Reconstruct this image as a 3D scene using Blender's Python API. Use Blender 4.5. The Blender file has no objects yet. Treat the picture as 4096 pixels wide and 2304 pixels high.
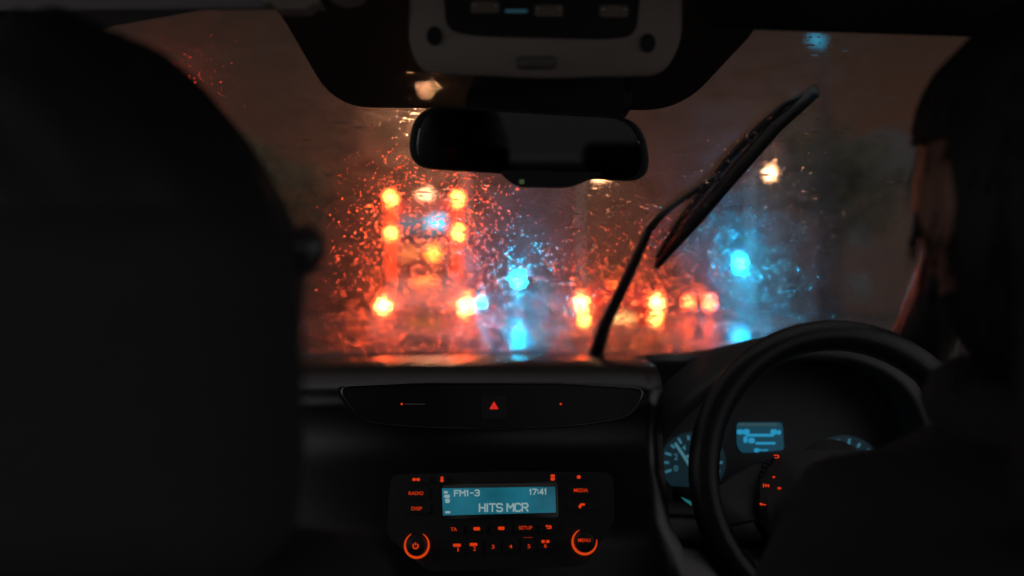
import bpy, bmesh, math, random
from mathutils import Vector, Matrix
random.seed(7)
S = bpy.context.scene
COL = S.collection
# ---------------------------------------------------------------- camera, sky, exposure
F = 3982.0; V0 = 1180.0; CZ = 1.15          # focal length in photo pixels, horizon row, eye height
cam = bpy.data.cameras.new('camera'); camo = bpy.data.objects.new('camera', cam); COL.objects.link(camo)
camo.location = (0, 0, CZ); camo.rotation_euler = (math.radians(90), 0, 0)
cam.sensor_width = 36; cam.lens = 36 * F / 4096; cam.shift_y = (V0 - 1152) / 4096
cam.clip_start = 0.02; cam.clip_end = 1500
cam.dof.use_dof = True; cam.dof.focus_distance = 1.10; cam.dof.aperture_fstop = 2.3; cam.dof.aperture_blades = 0
S.camera = camo
S.view_settings.view_transform = 'Standard'; S.view_settings.look = 'None'
S.view_settings.exposure = 0; S.view_settings.gamma = 1
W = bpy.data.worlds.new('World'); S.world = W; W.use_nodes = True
nt = W.node_tree; nt.nodes.clear()
wo = nt.nodes.new('ShaderNodeOutputWorld'); bg = nt.nodes.new('ShaderNodeBackground')
tc = nt.nodes.new('ShaderNodeTexCoord'); sx = nt.nodes.new('ShaderNodeSeparateXYZ')
nt.links.new(tc.outputs['Generated'], sx.inputs[0])
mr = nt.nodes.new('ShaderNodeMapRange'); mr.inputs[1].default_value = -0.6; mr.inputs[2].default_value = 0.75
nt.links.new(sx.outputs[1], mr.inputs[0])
rp = nt.nodes.new('ShaderNodeValToRGB'); nt.links.new(sx.outputs[2], rp.inputs[0])
e = rp.color_ramp.elements                     # low cloud over the town ahead, lit brown by street lamps
e[0].position = 0.0; e[0].color = (.060, .024, .013, 1)
e[1].position = 0.30; e[1].color = (.017, .012, .0095, 1)
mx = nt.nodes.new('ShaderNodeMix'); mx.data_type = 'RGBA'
nt.links.new(mr.outputs[0], mx.inputs[0]); mx.inputs[6].default_value = (.53, .50, .50, 1)  # brighter sky behind the eye, added to lift the dark cabin
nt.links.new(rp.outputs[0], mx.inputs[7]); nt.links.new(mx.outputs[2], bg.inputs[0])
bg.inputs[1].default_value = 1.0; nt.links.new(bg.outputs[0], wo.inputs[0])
S.cycles.sample_clamp_indirect = 400.0; S.cycles.sample_clamp_direct = 0
S.cycles.max_bounces = 10; S.cycles.transmission_bounces = 10; S.cycles.transparent_max_bounces = 16
S.cycles.blur_glossy = 0.3
S.cycles.use_denoising = True

# ---------------------------------------------------------------- helpers
def P(u, v, d):                                # a photo pixel and a distance give a point
    return Vector(((u - 2048) / F * d, d, CZ - (v - V0) / F * d))
_m = {}
def mat(name, col=(.05, .05, .05), rough=.5, metal=0, emit=None, es=1, noise=0, nscale=40, bump=0, coat=0, spec=.5, alpha=None):
    if name in _m: return _m[name]
    m = bpy.data.materials.new(name); m.use_nodes = True; t = m.node_tree; b = t.nodes['Principled BSDF']
    b.inputs['Base Color'].default_value = (*col, 1); b.inputs['Roughness'].default_value = rough
    b.inputs['Metallic'].default_value = metal; b.inputs['Coat Weight'].default_value = coat
    b.inputs['Specular IOR Level'].default_value = spec
    if emit: b.inputs['Emission Color'].default_value = (*emit, 1); b.inputs['Emission Strength'].default_value = es
    if noise or bump:
        c = t.nodes.new('ShaderNodeTexCoord'); n = t.nodes.new('ShaderNodeTexNoise'); n.inputs['Scale'].default_value = nscale
        n.inputs['Detail'].default_value = 5; t.links.new(c.outputs['Object'], n.inputs['Vector'])
        if noise:
            x = t.nodes.new('ShaderNodeMix'); x.data_type = 'RGBA'
            x.inputs[6].default_value = (*[q * (1 - noise) for q in col], 1); x.inputs[7].default_value = (*[q * (1 + noise) for q in col], 1)
            t.links.new(n.outputs['Fac'], x.inputs[0]); t.links.new(x.outputs[2], b.inputs['Base Color'])
        if bump:
            bp = t.nodes.new('ShaderNodeBump'); bp.inputs['Strength'].default_value = bump; bp.inputs['Distance'].default_value = .002
            t.links.new(n.outputs['Fac'], bp.inputs['Height']); t.links.new(bp.outputs[0], b.inputs['Normal'])
    _m[name] = m; return m
def lamp(name, col, es): return mat(name, (.02, .02, .02), .4, emit=col, es=es)

def obj(name, bm, mats, parent=None, smooth=False, label=None, loc=None, auto=None):
    me = bpy.data.meshes.new(name); bmesh.ops.recalc_face_normals(bm, faces=bm.faces); bm.to_mesh(me); bm.free()
    o = bpy.data.objects.new(name, me); COL.objects.link(o)
    for m in (mats if isinstance(mats, (list, tuple)) else [mats]): me.materials.append(m)
    if smooth:
        for p in me.polygons: p.use_smooth = True
    if parent: o.parent = parent
    if loc: o.location = loc
    if label: o['label'] = label
    return o
def tag(o, label, cat, group=None, kind=None):
    if label: o['label'] = label
    if cat: o['category'] = cat
    if group: o['group'] = group
    if kind: o['kind'] = kind
    return o
def thing(name, label, cat, loc=(0, 0, 0), rz=0, group=None):
    o = bpy.data.objects.new(name, None); COL.objects.link(o); o.location = loc; o.rotation_euler = (0, 0, rz)
    o.empty_display_size = .1
    return tag(o, label, cat, group)
def part(name, parent, label=None):
    o = bpy.data.objects.new(name, None); COL.objects.link(o); o.parent = parent; o.empty_display_size = .05
    if label: o['label'] = label
    return o
def B(): return bmesh.new()
def setmi(bm, n0, mi):
    bm.faces.ensure_lookup_table()
    for f in bm.faces[n0:]: f.material_index = mi
def box(bm, c, s, rot=None, mi=0, bev=0):
    n0 = len(bm.faces)
    M = Matrix.Translation(Vector(c)) @ (rot.to_4x4() if rot else Matrix()) @ Matrix.Diagonal((*s, 1))
    r = bmesh.ops.create_cube(bm, size=1, matrix=M)
    if bev:
        es = list({e for v in r['verts'] for e in v.link_edges})
        bmesh.ops.bevel(bm, geom=es, offset=bev, segments=3, profile=.6, affect='EDGES')
    setmi(bm, n0, mi)
def tube(bm, pts, rad, n=12, cap=True, flat=1.0, up=Vector((0, 0, 1)), closed=False, mi=0):
    n0 = len(bm.faces); pts = [Vector(p) for p in pts]; rings = []; N = len(pts)
    rad = rad if isinstance(rad, (list, tuple)) else [rad] * N
    for i, p in enumerate(pts):
        if closed: t = pts[(i + 1) % N] - pts[i - 1]
        else: t = pts[min(i + 1, N - 1)] - pts[max(i - 1, 0)]
        t.normalize(); a = t.cross(up)
        if a.length < 1e-4: a = t.cross(Vector((1, 0, 0)))
        a.normalize(); b = a.cross(t)
        rings.append([bm.verts.new(p + (a * math.cos(k * 2 * math.pi / n) + b * flat * math.sin(k * 2 * math.pi / n)) * rad[i]) for k in range(n)])
    for i in range(N if closed else N - 1):
        r0, r1 = rings[i], rings[(i + 1) % N]
        for k in range(n): bm.faces.new((r0[k], r0[(k + 1) % n], r1[(k + 1) % n], r1[k]))
    if cap and not closed: bm.faces.new(rings[0][::-1]); bm.faces.new(rings[-1])
    setmi(bm, n0, mi)
def disc(bm, c, nrm, r, th, n=24, mi=0):
    n0 = len(bm.faces); nrm = Vector(nrm).normalized(); q = nrm.to_track_quat('Z', 'Y').to_matrix().to_4x4()
    bmesh.ops.create_cone(bm, cap_ends=True, segments=n, radius1=r, radius2=r, depth=th, matrix=Matrix.Translation(Vector(c)) @ q)
    setmi(bm, n0, mi)
def loft(bm, rings, closed_ring=True, cap=True, mi=0):
    n0 = len(bm.faces)
    R = [[bm.verts.new(Vector(p)) for p in r] for r in rings]; n = len(R[0])
    for i in range(len(R) - 1):
        for k in range(n if closed_ring else n - 1):
            bm.faces.new((R[i][k], R[i][(k + 1) % n], R[i + 1][(k + 1) % n], R[i + 1][k]))
    if cap and closed_ring: bm.faces.new(R[0][::-1]); bm.faces.new(R[-1])
    setmi(bm, n0, mi)
def prism(bm, pts, off, mi=0):                 # an outline given thickness along off
    off = Vector(off); n0 = len(bm.faces)
    a = [bm.verts.new(Vector(p)) for p in pts]; b = [bm.verts.new(Vector(p) + off) for p in pts]; n = len(a)
    bm.faces.new(a); bm.faces.new(b[::-1])
    for k in range(n): bm.faces.new((a[k], b[k], b[(k + 1) % n], a[(k + 1) % n]))
    setmi(bm, n0, mi)
def rrect(cx, cy, w, h, r, n=6):
    out = []
    for (sx_, sy_, a0) in ((1, 1, 0), (-1, 1, 90), (-1, -1, 180), (1, -1, 270)):
        for k in range(n + 1):
            a = math.radians(a0 + 90 * k / n); out.append((cx + sx_ * (w / 2 - r) + r * math.cos(a), cy + sy_ * (h / 2 - r) + r * math.sin(a)))
    return out
def roundpoly(pts, r, n=5):                    # 2-D corners made round
    out = []; N = len(pts)
    for i in range(N):
        p = Vector(pts[i]); a = Vector(pts[i - 1]) - p; b = Vector(pts[(i + 1) % N]) - p
        ra = min(r, a.length * .45, b.length * .45); p0 = p + a.normalized() * ra; p1 = p + b.normalized() * ra
        for k in range(n + 1):
            t = k / n; out.append(tuple(p0 * (1 - t) ** 2 + p * 2 * t * (1 - t) + p1 * t * t))
    return out
class Plane:                                   # a physical panel through a point; rays meet it, marks are laid on it
    def __init__(s, p, n): s.p = Vector(p); s.n = Vector(n).normalized()
    def at(s, u, v, off=0):
        o = Vector((0, 0, CZ)); d = P(u, v, 1) - o
        k = (s.p + s.n * off - o).dot(s.n) / d.dot(s.n); return o + d * k
def plate(bm, pl, uv, off, th, mi=0): prism(bm, [pl.at(u, v, off) for u, v in uv], pl.n * th, mi)
def smooth_line(q, k):
    out = []; N = len(q)
    for i in range(N - 1):
        a, b, c, d = [Vector(q[max(0, min(N - 1, i + j))]) for j in (-1, 0, 1, 2)]
        for m in range(k):
            t = m / k; out.append(tuple(.5 * ((2 * b) + (c - a) * t + (2 * a - 5 * b + 4 * c - d) * t * t + (3 * b - a - 3 * c + d) * t ** 3)))
    return out + [tuple(q[-1])]
def text(bm, s, pl, u0, v0, u1, v1, off, th, mi=0, tilt=0):   # lettering laid on a panel, filling a box
    cu = bpy.data.curves.new('t', 'FONT'); cu.body = s; cu.offset = .004; cu.fill_mode = 'FRONT'; cu.resolution_u = 3
    to = bpy.data.objects.new('t', cu); me = bpy.data.meshes.new_from_object(to)
    xs = [v.co.x for v in me.vertices]; ys = [v.co.y for v in me.vertices]
    x0, x1, y0, y1 = min(xs), max(xs), min(ys), max(ys); n0 = len(bm.faces)
    vs = [bm.verts.new(pl.at(u0 + (v.co.x - x0) / (x1 - x0) * (u1 - u0), v1 + (v.co.y - y0) / (y1 - y0) * (v0 - v1) + tilt * (v.co.x - x0) / (x1 - x0), off)) for v in me.vertices]
    for p in me.polygons:
        try: bm.faces.new([vs[i] for i in p.vertices])
        except ValueError: pass
    setmi(bm, n0, mi); bpy.data.objects.remove(to); bpy.data.meshes.remove(me)

STROKES = {'F': [[(0, 0), (0, 1), (1, 1)], [(0, .52), (.75, .52)]], 'M': [[(0, 0), (0, 1), (.5, .45), (1, 1), (1, 0)]], '1': [[(.15, .78), (.55, 1), (.55, 0)]], '-': [[(.1, .5), (.9, .5)]],
      '3': [[(0, .9), (.25, 1), (.8, 1), (1, .85), (1, .62), (.75, .52), (.4, .52)], [(.75, .5), (1, .38), (1, .15), (.8, 0), (.2, 0), (0, .1)]],
      '7': [[(0, 1), (1, 1), (.35, 0)]], ':': [[(.5, .68), (.5, .78)], [(.5, .2), (.5, .3)]], '4': [[(.75, 0), (.75, 1), (0, .3), (1, .3)]], 'H': [[(0, 0), (0, 1)], [(1, 0), (1, 1)], [(0, .5), (1, .5)]],
      'I': [[(.5, 0), (.5, 1)]], 'T': [[(0, 1), (1, 1)], [(.5, 0), (.5, 1)]], 'S': [[(1, .88), (.8, 1), (.2, 1), (0, .85), (0, .65), (.2, .53), (.8, .47), (1, .33), (1, .15), (.8, 0), (.2, 0), (0, .12)]],
      'C': [[(1, .85), (.8, 1), (.2, 1), (0, .82), (0, .18), (.2, 0), (.8, 0), (1, .15)]], 'R': [[(0, 0), (0, 1), (.8, 1), (1, .86), (1, .64), (.8, .5), (0, .5)], [(.55, .5), (1, 0)]]}
def lcd_text(bm, s, pl, u, v0, v1, w, gap, sw, off, mi, tilt=0):
    """chunky display lettering, each stroke a thin raised bar"""
    n = 0; u0 = u
    for ch in s:
        if ch == ' ': u += w * .6; continue
        cw = w * {'I': .25, ':': .25, '1': .55, '-': .8, 'M': 1.15}.get(ch, 1)
        for st in STROKES[ch]:
            q = [(u + x * cw, v1 + (v0 - v1) * y + tilt * (u - u0) / 100) for x, y in st]
            for (a, b), (c, d) in zip(q, q[1:]):
                L_ = math.hypot(c - a, d - b) or 1; dx, dy = (c - a) / L_ * sw, (d - b) / L_ * sw; n += 1
                plate(bm, pl, [(a - dx * .8 - dy, b - dy * .8 + dx), (c + dx * .8 - dy, d + dy * .8 + dx), (c + dx * .8 + dy, d + dy * .8 - dx), (a - dx * .8 + dy, b - dy * .8 - dx)], off + n * .000012, .00008, mi)
        u += cw + gap
# ---------------------------------------------------------------- materials
M_BLACK = mat('black_plastic', (.028, .028, .030), .5, bump=.15, nscale=900, spec=.4)
M_SOFT = mat('soft_dashboard', (.012, .011, .011), .24, bump=.12, nscale=700, spec=.6)
M_GLOSS = mat('gloss_black', (.02, .02, .022), .12, spec=.5)
M_TRIM = mat('satin_trim', (.16, .15, .145), .22, metal=1)
M_LEATHER = mat('wheel_leather', (.012, .012, .012), .34, bump=.25, nscale=600, spec=.35)
M_LINER = mat('headliner_fabric', (.34, .33, .32), .9, noise=.08, nscale=300, bump=.2)
M_GREY = mat('grey_console_plastic', (.60, .52, .47), .55, bump=.1, nscale=800)
M_DARKGREY = mat('dark_grey_plastic', (.09, .09, .09), .4)
M_SEAT = mat('seat_cloth', (.028, .029, .032), .9, noise=.2, nscale=120, bump=.4)
M_COAT = mat('dark_coat_cloth', (.05, .05, .056), .9, noise=.2, nscale=60, bump=.4)
M_HAIR = mat('dark_hair', (.024, .023, .023), .6, noise=.3, nscale=200, bump=.6)
M_SKIN = mat('skin', (.34, .18, .13), .5, noise=.06, nscale=30)
M_RED = mat('red_backlit_marking', (.02, .01, .01), .5, emit=(1, .055, .006), es=.62)
M_RING = mat('red_light_ring', (.02, .01, .01), .5, emit=(1, .075, .008), es=.6)
M_RUBBER = mat('wiper_rubber', (.012, .012, .013), .35)
M_ASPHALT = None

# ================================================================ OUTSIDE
def wet_road():
    m = bpy.data.materials.new('wet_asphalt'); m.use_nodes = True; t = m.node_tree; b = t.nodes['Principled BSDF']
    c = t.nodes.new('ShaderNodeTexCoord'); n = t.nodes.new('ShaderNodeTexNoise'); n.inputs['Scale'].default_value = .55; n.inputs['Detail'].default_value = 4
    t.links.new(c.outputs['Object'], n.inputs['Vector'])
    r = t.nodes.new('ShaderNodeMapRange'); r.inputs[1].default_value = .35; r.inputs[2].default_value = .65; r.inputs[3].default_value = .12; r.inputs[4].default_value = .34
    t.links.new(n.outputs['Fac'], r.inputs[0]); t.links.new(r.outputs[0], b.inputs['Roughness'])
    n2 = t.nodes.new('ShaderNodeTexNoise'); n2.inputs['Scale'].default_value = 26; n2.inputs['Detail'].default_value = 6; t.links.new(c.outputs['Object'], n2.inputs['Vector'])
    x = t.nodes.new('ShaderNodeMix'); x.data_type = 'RGBA'; x.inputs[6].default_value = (.02, .019, .018, 1); x.inputs[7].default_value = (.06, .057, .054, 1)
    t.links.new(n2.outputs['Fac'], x.inputs[0]); t.links.new(x.outputs[2], b.inputs['Base Color'])
    bp = t.nodes.new('ShaderNodeBump'); bp.inputs['Strength'].default_value = .35; bp.inputs['Distance'].default_value = .01
    t.links.new(n2.outputs['Fac'], bp.inputs['Height']); t.links.new(bp.outputs[0], b.inputs['Normal'])
    b.inputs['Specular IOR Level'].default_value = .7
    return m
M_ROAD = wet_road()
bm = B(); box(bm, (0, 250, -.3), (600, 900, .2)); tag(obj('ground', bm, mat('dark_ground', (.03, .03, .025), .8, noise=.3, nscale=2)), None, None, kind='structure')
bm = B(); box(bm, (1.2, 140, -.1), (14.5, 300, .2)); tag(obj('road', bm, M_ROAD), None, None, kind='structure')
M_PAVE = mat('wet_paving', (.09, .085, .08), .3, noise=.3, nscale=3)
for sgn, x in ((-1, -6.05 - 2), (1, 8.45 + 2)):
    bm = B(); box(bm, (x, 140, .0), (4, 300, .26)); tag(obj('pavement', bm, M_PAVE), None, None, kind='structure')
bm = B()
for k in range(40):
    box(bm, (1.65, 4 + 6 * k, .004), (.1, 2.2, .006)); 
tag(obj('lane_marking', bm, mat('road_paint', (.55, .55, .52), .35)), None, None, kind='structure')

M_TYRE = mat('tyre_rubber', (.02, .02, .02), .7); M_RIM = mat('alloy_rim', (.3, .3, .3), .35, metal=.8)
M_CARGLASS = mat('car_glass', (.02, .022, .025), .06, spec=.8)
M_PLATE = mat('yellow_number_plate', (.7, .5, .03), .4)
def wheel(parent, x, y, r=.31, w=.2):
    p = part('wheel', parent)
    bm = B(); pts = [(x + sgn * w / 2 * k, y, r) for sgn, k in ((-1, 1), (1, 1))]
    disc(bm, (x, y, r), (1, 0, 0), r, w, 28)
    obj('tyre', bm, M_TYRE, p, True)
    bm = B(); sd = 1 if x > 0 else -1
    disc(bm, (x + sd * w * .5, y, r), (1, 0, 0), r * .62, .03, 20)
    for k in range(5):
        a = k * 2 * math.pi / 5; box(bm, (x + sd * (w * .5 + .02), y + math.cos(a) * r * .3, r + math.sin(a) * r * .3), (.02, .06, r * .55), Matrix.Rotation(-a + math.pi / 2, 3, 'X'))
    obj('rim', bm, M_RIM, p)
def car(label, loc, paint, red_es, width=1.75, h=1.46, L=4.1, lamp_z=.92, lamp_dx=.7, lamp_s=(.13, .17), indicator=None, group='cars queuing ahead', plate_lit=0, lampmat=None):
    t = thing('car', label, 'car', loc, 0, group)
    hw = width / 2
    # rings across the body, rear (y=0) to front (y=L): (y, list of (x, z) half section)
    def ring(y, zlo, zmid, ztop, wb, wt):
        half = [(wb * .86, zlo), (wb * .97, zlo + .08), (wb, (zlo + zmid) / 2), (wb * .985, zmid - .05), (wb * .95, zmid), (wt, ztop - .07), (wt * .88, ztop)]
        return [(x, y, z) for x, z in half] + [(-x, y, z) for x, z in half[::-1]]
    bm = B()
    loft(bm, [ring(.06, .34, .9, .93, hw * .93, hw * .8), ring(0, .30, .86, .95, hw * .96, hw * .82), ring(.12, .24, .92, 1.08, hw, hw * .78),
              ring(.30, .22, .93, h - .12, hw, hw * .70), ring(.55, .2, .93, h - .01, hw, hw * .66), ring(1.5, .2, .92, h, hw, hw * .66), ring(2.3, .2, .92, h - .06, hw, hw * .66),
              ring(2.75, .2, .92, 1.22, hw, hw * .72), ring(3.05, .2, .9, .99, hw, hw * .8), ring(L - .25, .22, .78, .84, hw * .97, hw * .74), ring(L, .3, .6, .64, hw * .85, hw * .6)])
    body = obj('body', bm, mat('paint_' + paint[0], paint[1], .25, coat=.6), t, True)
    bm = B(); rw = [(-hw * .68, .115, .97), (hw * .68, .115, .97), (hw * .58, .285, h - .17), (-hw * .58, .285, h - .17)]
    prism(bm, [(x, y - .02, z) for x, y, z in rw], (0, .03, 0)); obj('rear_window', bm, M_CARGLASS, t)
    for sd in (-1, 1):
        bm = B(); sw = [(sd * (hw * .955), .75, .96), (sd * (hw * .955), 2.7, .96), (sd * (hw * .70), 2.2, h - .13), (sd * (hw * .70), .75, h - .12)]
        prism(bm, sw, (sd * .02, 0, 0)); obj('side_window', bm, M_CARGLASS, t)
    bm = B(); box(bm, (0, -.02, .42), (width * .94, .16, .24), bev=.05); obj('bumper', bm, M_DARKGREY, t, True)
    for sd in (-1, 1):
        bm = B(); box(bm, (sd * lamp_dx, .0, lamp_z), (lamp_s[0], .09, lamp_s[1]), bev=.03)
        obj('tail_light', bm, lampmat or lamp('brake_red_%g' % red_es, (1, .085, .020), red_es), t, True)
        if indicator:
            bm = B(); disc(bm, (sd * (lamp_dx - .04), -.1, indicator[0]), (0, 1, 0), .065, .03)
            obj('fog_light', bm, lamp('amber_%g' % indicator[1], (1, .42, .07), indicator[1]), t)
    bm = B(); box(bm, (0, .06, h - .10), (.36, .06, .035), bev=.01); obj('high_brake_light', bm, lamp('high_brake', (1, .1, .01), red_es * .12), t)
    bm = B(); box(bm, (0, -.03, .72), (.52, .02, .11))
    obj('number_plate', bm, mat('plate_lit_%g' % plate_lit, (.7, .5, .03), .4, emit=(1, .6, .2), es=plate_lit) if plate_lit else M_PLATE, t)
    for sx_ in (-1, 1):
        bm = B(); box(bm, (sx_ * (hw + .08), 2.55, 1.0), (.16, .09, .11), bev=.03); obj('wing_mirror', bm, M_DARKGREY, t, True)
    for x in (-hw + .1, hw - .1):
        for y in (.72, L - .8): wheel(t, x, y)
    return t
def road_x(u, d): return (u - 2048) / F * d
SILVER = ('silver', (.35, .35, .37)); REDP = ('dark_red', (.35, .03, .02)); DARK = ('charcoal', (.05, .05, .055)); WHITE = ('white', (.6, .6, .6))
car('red lit hatchback directly ahead below the mirror, in front of the bus', (road_x(1697, 15.5), 15.5, 0), SILVER, 170, lamp_dx=.645, lamp_z=.99, indicator=None)
car('car in the right lane behind the wiper arm, glowing orange with brake lights', (road_x(2478, 19), 19, 0), REDP, 170, lamp_dx=.72, lamp_z=1.0, lamp_s=(.14, .18), indicator=(.70, 34), plate_lit=3)
car('small distant car between the wiper arm car and the far blue green signal', (road_x(2795, 46), 46, 0), DARK, 70, lamp_dx=.5, lamp_z=.83, lamp_s=(.26, .26), width=1.8)

def bus():
    D = 32.5; t = thing('double_decker_bus', 'tall double decker bus ahead with four round lit rear lamps and a blue lit panel', 'bus', (road_x(1698, D), D, 0))
    hw, H, L = 1.25, 4.32, 10.6
    pts = roundpoly([(-hw, .3), (hw, .3), (hw, H), (-hw, H)], .28, 6)
    bm = B(); loft(bm, [[(x * .97, 0, .02 + z * .99) for x, z in pts], [(x, .15, z) for x, z in pts], [(x, L - .2, z) for x, z in pts], [(x * .95, L, z * .98) for x, z in pts]])
    obj('body', bm, mat('bus_paint', (.30, .05, .04), .3, coat=.4), t, True)
    bm = B(); prism(bm, [(x, -.03, z) for x, z in rrect(0, 3.05, 1.5, .55, .12)], (0, .05, 0)); obj('rear_window', bm, M_CARGLASS, t)
    bm = B(); prism(bm, [(x, -.045, z) for x, z in rrect(.38, 3.52, .62, .42, .08)], (0, .05, 0))
    obj('route_display', bm, lamp('blue_display', (.002, .30, .46), 5), t)
    bm = B(); prism(bm, [(x, -.04, z) for x, z in rrect(-.42, 3.52, .78, .40, .08)], (0, .045, 0))
    obj('display_surround', bm, lamp('blue_display_dim', (.006, .10, .14), 2.2), t)
    for sx_ in (-1, 1):
        for v in (795, 930):
            z = CZ - (v - V0) / F * D
            bm = B(); disc(bm, (sx_ * 1.095, -.03, z), (0, 1, 0), .12, .06); obj('tail_light', bm, lamp('bus_lamp', (1, .085, .014), 120), t)
    for sx_ in (-1, 1):
        bm = B(); z0, z1 = CZ - (1120 - V0) / F * D, CZ - (830 - V0) / F * D; box(bm, (sx_ * 1.1, -.02, (z0 + z1) / 2), (.16, .04, z1 - z0), bev=.015); obj('lamp_smear_strip', bm, lamp('red_smear_glow', (1, .045, .004), 3.2), t)  # added glowing strips stand in for the lamps' vertical red smear
    bm = B(); disc(bm, (road_x(1733, D) - road_x(1698, D), -.03, CZ - (1007 - V0) / F * D), (0, 1, 0), .21, .06); obj('reversing_lamp', bm, lamp('bus_amber', (1, .26, .03), 9), t)
    z = CZ - (1010 - V0) / F * D
    bm = B(); prism(bm, [(x, -.04, zz) for x, zz in rrect(road_x(1638, D) - road_x(1698, D), z, .62, .36, .06)], (0, .045, 0)); obj('lit_number_plate', bm, lamp('bus_plate', (1, .25, .05), 1.1), t)
    bm = B(); prism(bm, [(x, -.03, zz) for x, zz in rrect(0, 1.35, 1.9, .9, .08)], (0, .04, 0)); obj('engine_cover', bm, M_DARKGREY, t)
    bm = B(); box(bm, (0, -.04, .5), (2.4, .2, .3), bev=.06); obj('bumper', bm, M_DARKGREY, t, True)
    for sd in (-1, 1):
        for zz in (1.75, 3.35):
            for k in range(6):
                bm = B(); box(bm, (sd * 1.245, 1.2 + k * 1.6, zz), (.03, 1.4, .8), bev=.01); obj('side_window', bm, M_CARGLASS, t)
    for x in (-1.05, 1.05):
        for y in (2.6, 8.2): wheel(t, x, y, .48, .3)
bus()

M_POST = mat('galvanised_post', (.5, .48, .45), .5)
def signal(label, u, v, D, es):
    x = road_x(u, D); z = CZ - (v - V0) / F * D
    t = thing('traffic_light', label, 'traffic light', (x, D, 0), group='green traffic lights ahead')
    bm = B(); tube(bm, [(0, .15, 0), (0, .15, z + .9)], .055); obj('post', bm, M_POST, t, True)
    bm = B(); box(bm, (0, .1, z + .3), (.42, .2, 1.15), bev=.05); obj('signal_head', bm, mat('signal_black', (.02, .02, .02), .5), t, True)
    for k, (m) in enumerate((lamp('signal_green_%g' % es, (.0016, .33, .62), es), mat('amber_off', (.1, .05, .01), .3), mat('red_off', (.1, .01, .01), .3))):
        zz = z + .34 * k
        bm = B(); disc(bm, (0, -.01, zz), (0, 1, 0), .15, .03); obj('lens', bm, m, t)
        bm = B(); tube(bm, [(.17 * math.cos(a), -.09, zz + .165 * math.sin(a)) for a in [math.radians(q) for q in range(0, 181, 20)]], .06, 6, flat=.12, up=Vector((0, 1, 0)))
        obj('visor', bm, mat('signal_black'), t, True)
signal('green traffic light left of the wiper arm, just below the mirror', 2075, 1118, 50, 1250)
signal('green traffic light right of the wiper blade, higher of the two', 2960, 1052, 42, 1150)

def street_lamp(label, u, v, D, es, dirx=-1, out=1.6, size=.22):
    x = road_x(u, D); z = CZ - (v - V0) / F * D
    t = thing('street_lamp', label, 'street lamp', (x, D, 0), group='street lamps along the road')
    bm = B(); px = -dirx * out
    tube(bm, [(px, 0, 0), (px, 0, z - .6), (px + dirx * out * .1, 0, z - .2), (px + dirx * out * .45, 0, z + .06), (px + dirx * out * .8, 0, z + .1)], [.11, .08, .07, .06, .05], 10, up=Vector((0, 1, 0)))
    obj('post', bm, M_POST, t, True)
    bm = B(); box(bm, (0, 0, z + .09), (.75, .3, .14), bev=.05); obj('lamp_head', bm, M_POST, t, True)
    bm = B(); n0 = 0; bmesh.ops.create_uvsphere(bm, u_segments=20, v_segments=10, radius=1, matrix=Matrix.Translation((0, 0, z)) @ Matrix.Diagonal((size * 1.3, size, size * .45, 1)))
    obj('lamp_glass', bm, lamp('street_white_%g' % es, (1, .46, .22), es), t, True)
street_lamp('street lamp high ahead seen through the dotted band left of the mirror', 1712, 350, 34, 200, dirx=-1, out=1.3, size=.26)
street_lamp('street lamp just under the right end of the mirror', 2395, 705, 62, 60, dirx=1, out=1.1)
street_lamp('street lamp to the right of the wiper blade', 3085, 690, 56, 80, dirx=1, out=1.2, size=.25)
street_lamp('faint distant street lamp above the bus', 1700, 778, 95, 16, dirx=-1, out=1.2, size=.5)

t = thing('added_light', 'added red light high on a post at the far left, blurred by the wet glass', 'added light', (road_x(700, 38), 38, 0))  # added red lamp, a guessed source for a red glow on the glass
zz = CZ - (400 - V0) / F * 38
bm = B(); tube(bm, [(0, .1, 0), (0, .1, zz)], [.14, .08], 10); obj('post', bm, mat('dark_post', (.04, .04, .04), .6), t, True)
bm = B(); bmesh.ops.create_uvsphere(bm, u_segments=20, v_segments=12, radius=1, matrix=Matrix.Translation((0, -.1, zz)) @ Matrix.Diagonal((.2, .12, .26, 1))); obj('lamp_glass', bm, lamp('added_red_glow', (1, .05, .02), 28), t, True)
t = thing('added_light', 'added blue light for a reflection at the top right edge of the windscreen', 'added light', (road_x(3262, 30), 30, 0))  # added blue lamp, stands in for a blue reflection in the wet glass
zz = CZ - (165 - V0) / F * 30
bm = B(); tube(bm, [(.3, .1, 0), (.3, .1, zz), (0, .05, zz + .25)], [.14, .08, .04], 10); obj('post', bm, mat('dark_post'), t, True)
bm = B(); bmesh.ops.create_uvsphere(bm, u_segments=20, v_segments=12, radius=1, matrix=Matrix.Translation((0, -.1, zz)) @ Matrix.Diagonal((.26, .12, .17, 1))); obj('lamp_glass', bm, lamp('added_blue_glow', (.015, .20, .33), 1.6), t, True)
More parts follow.
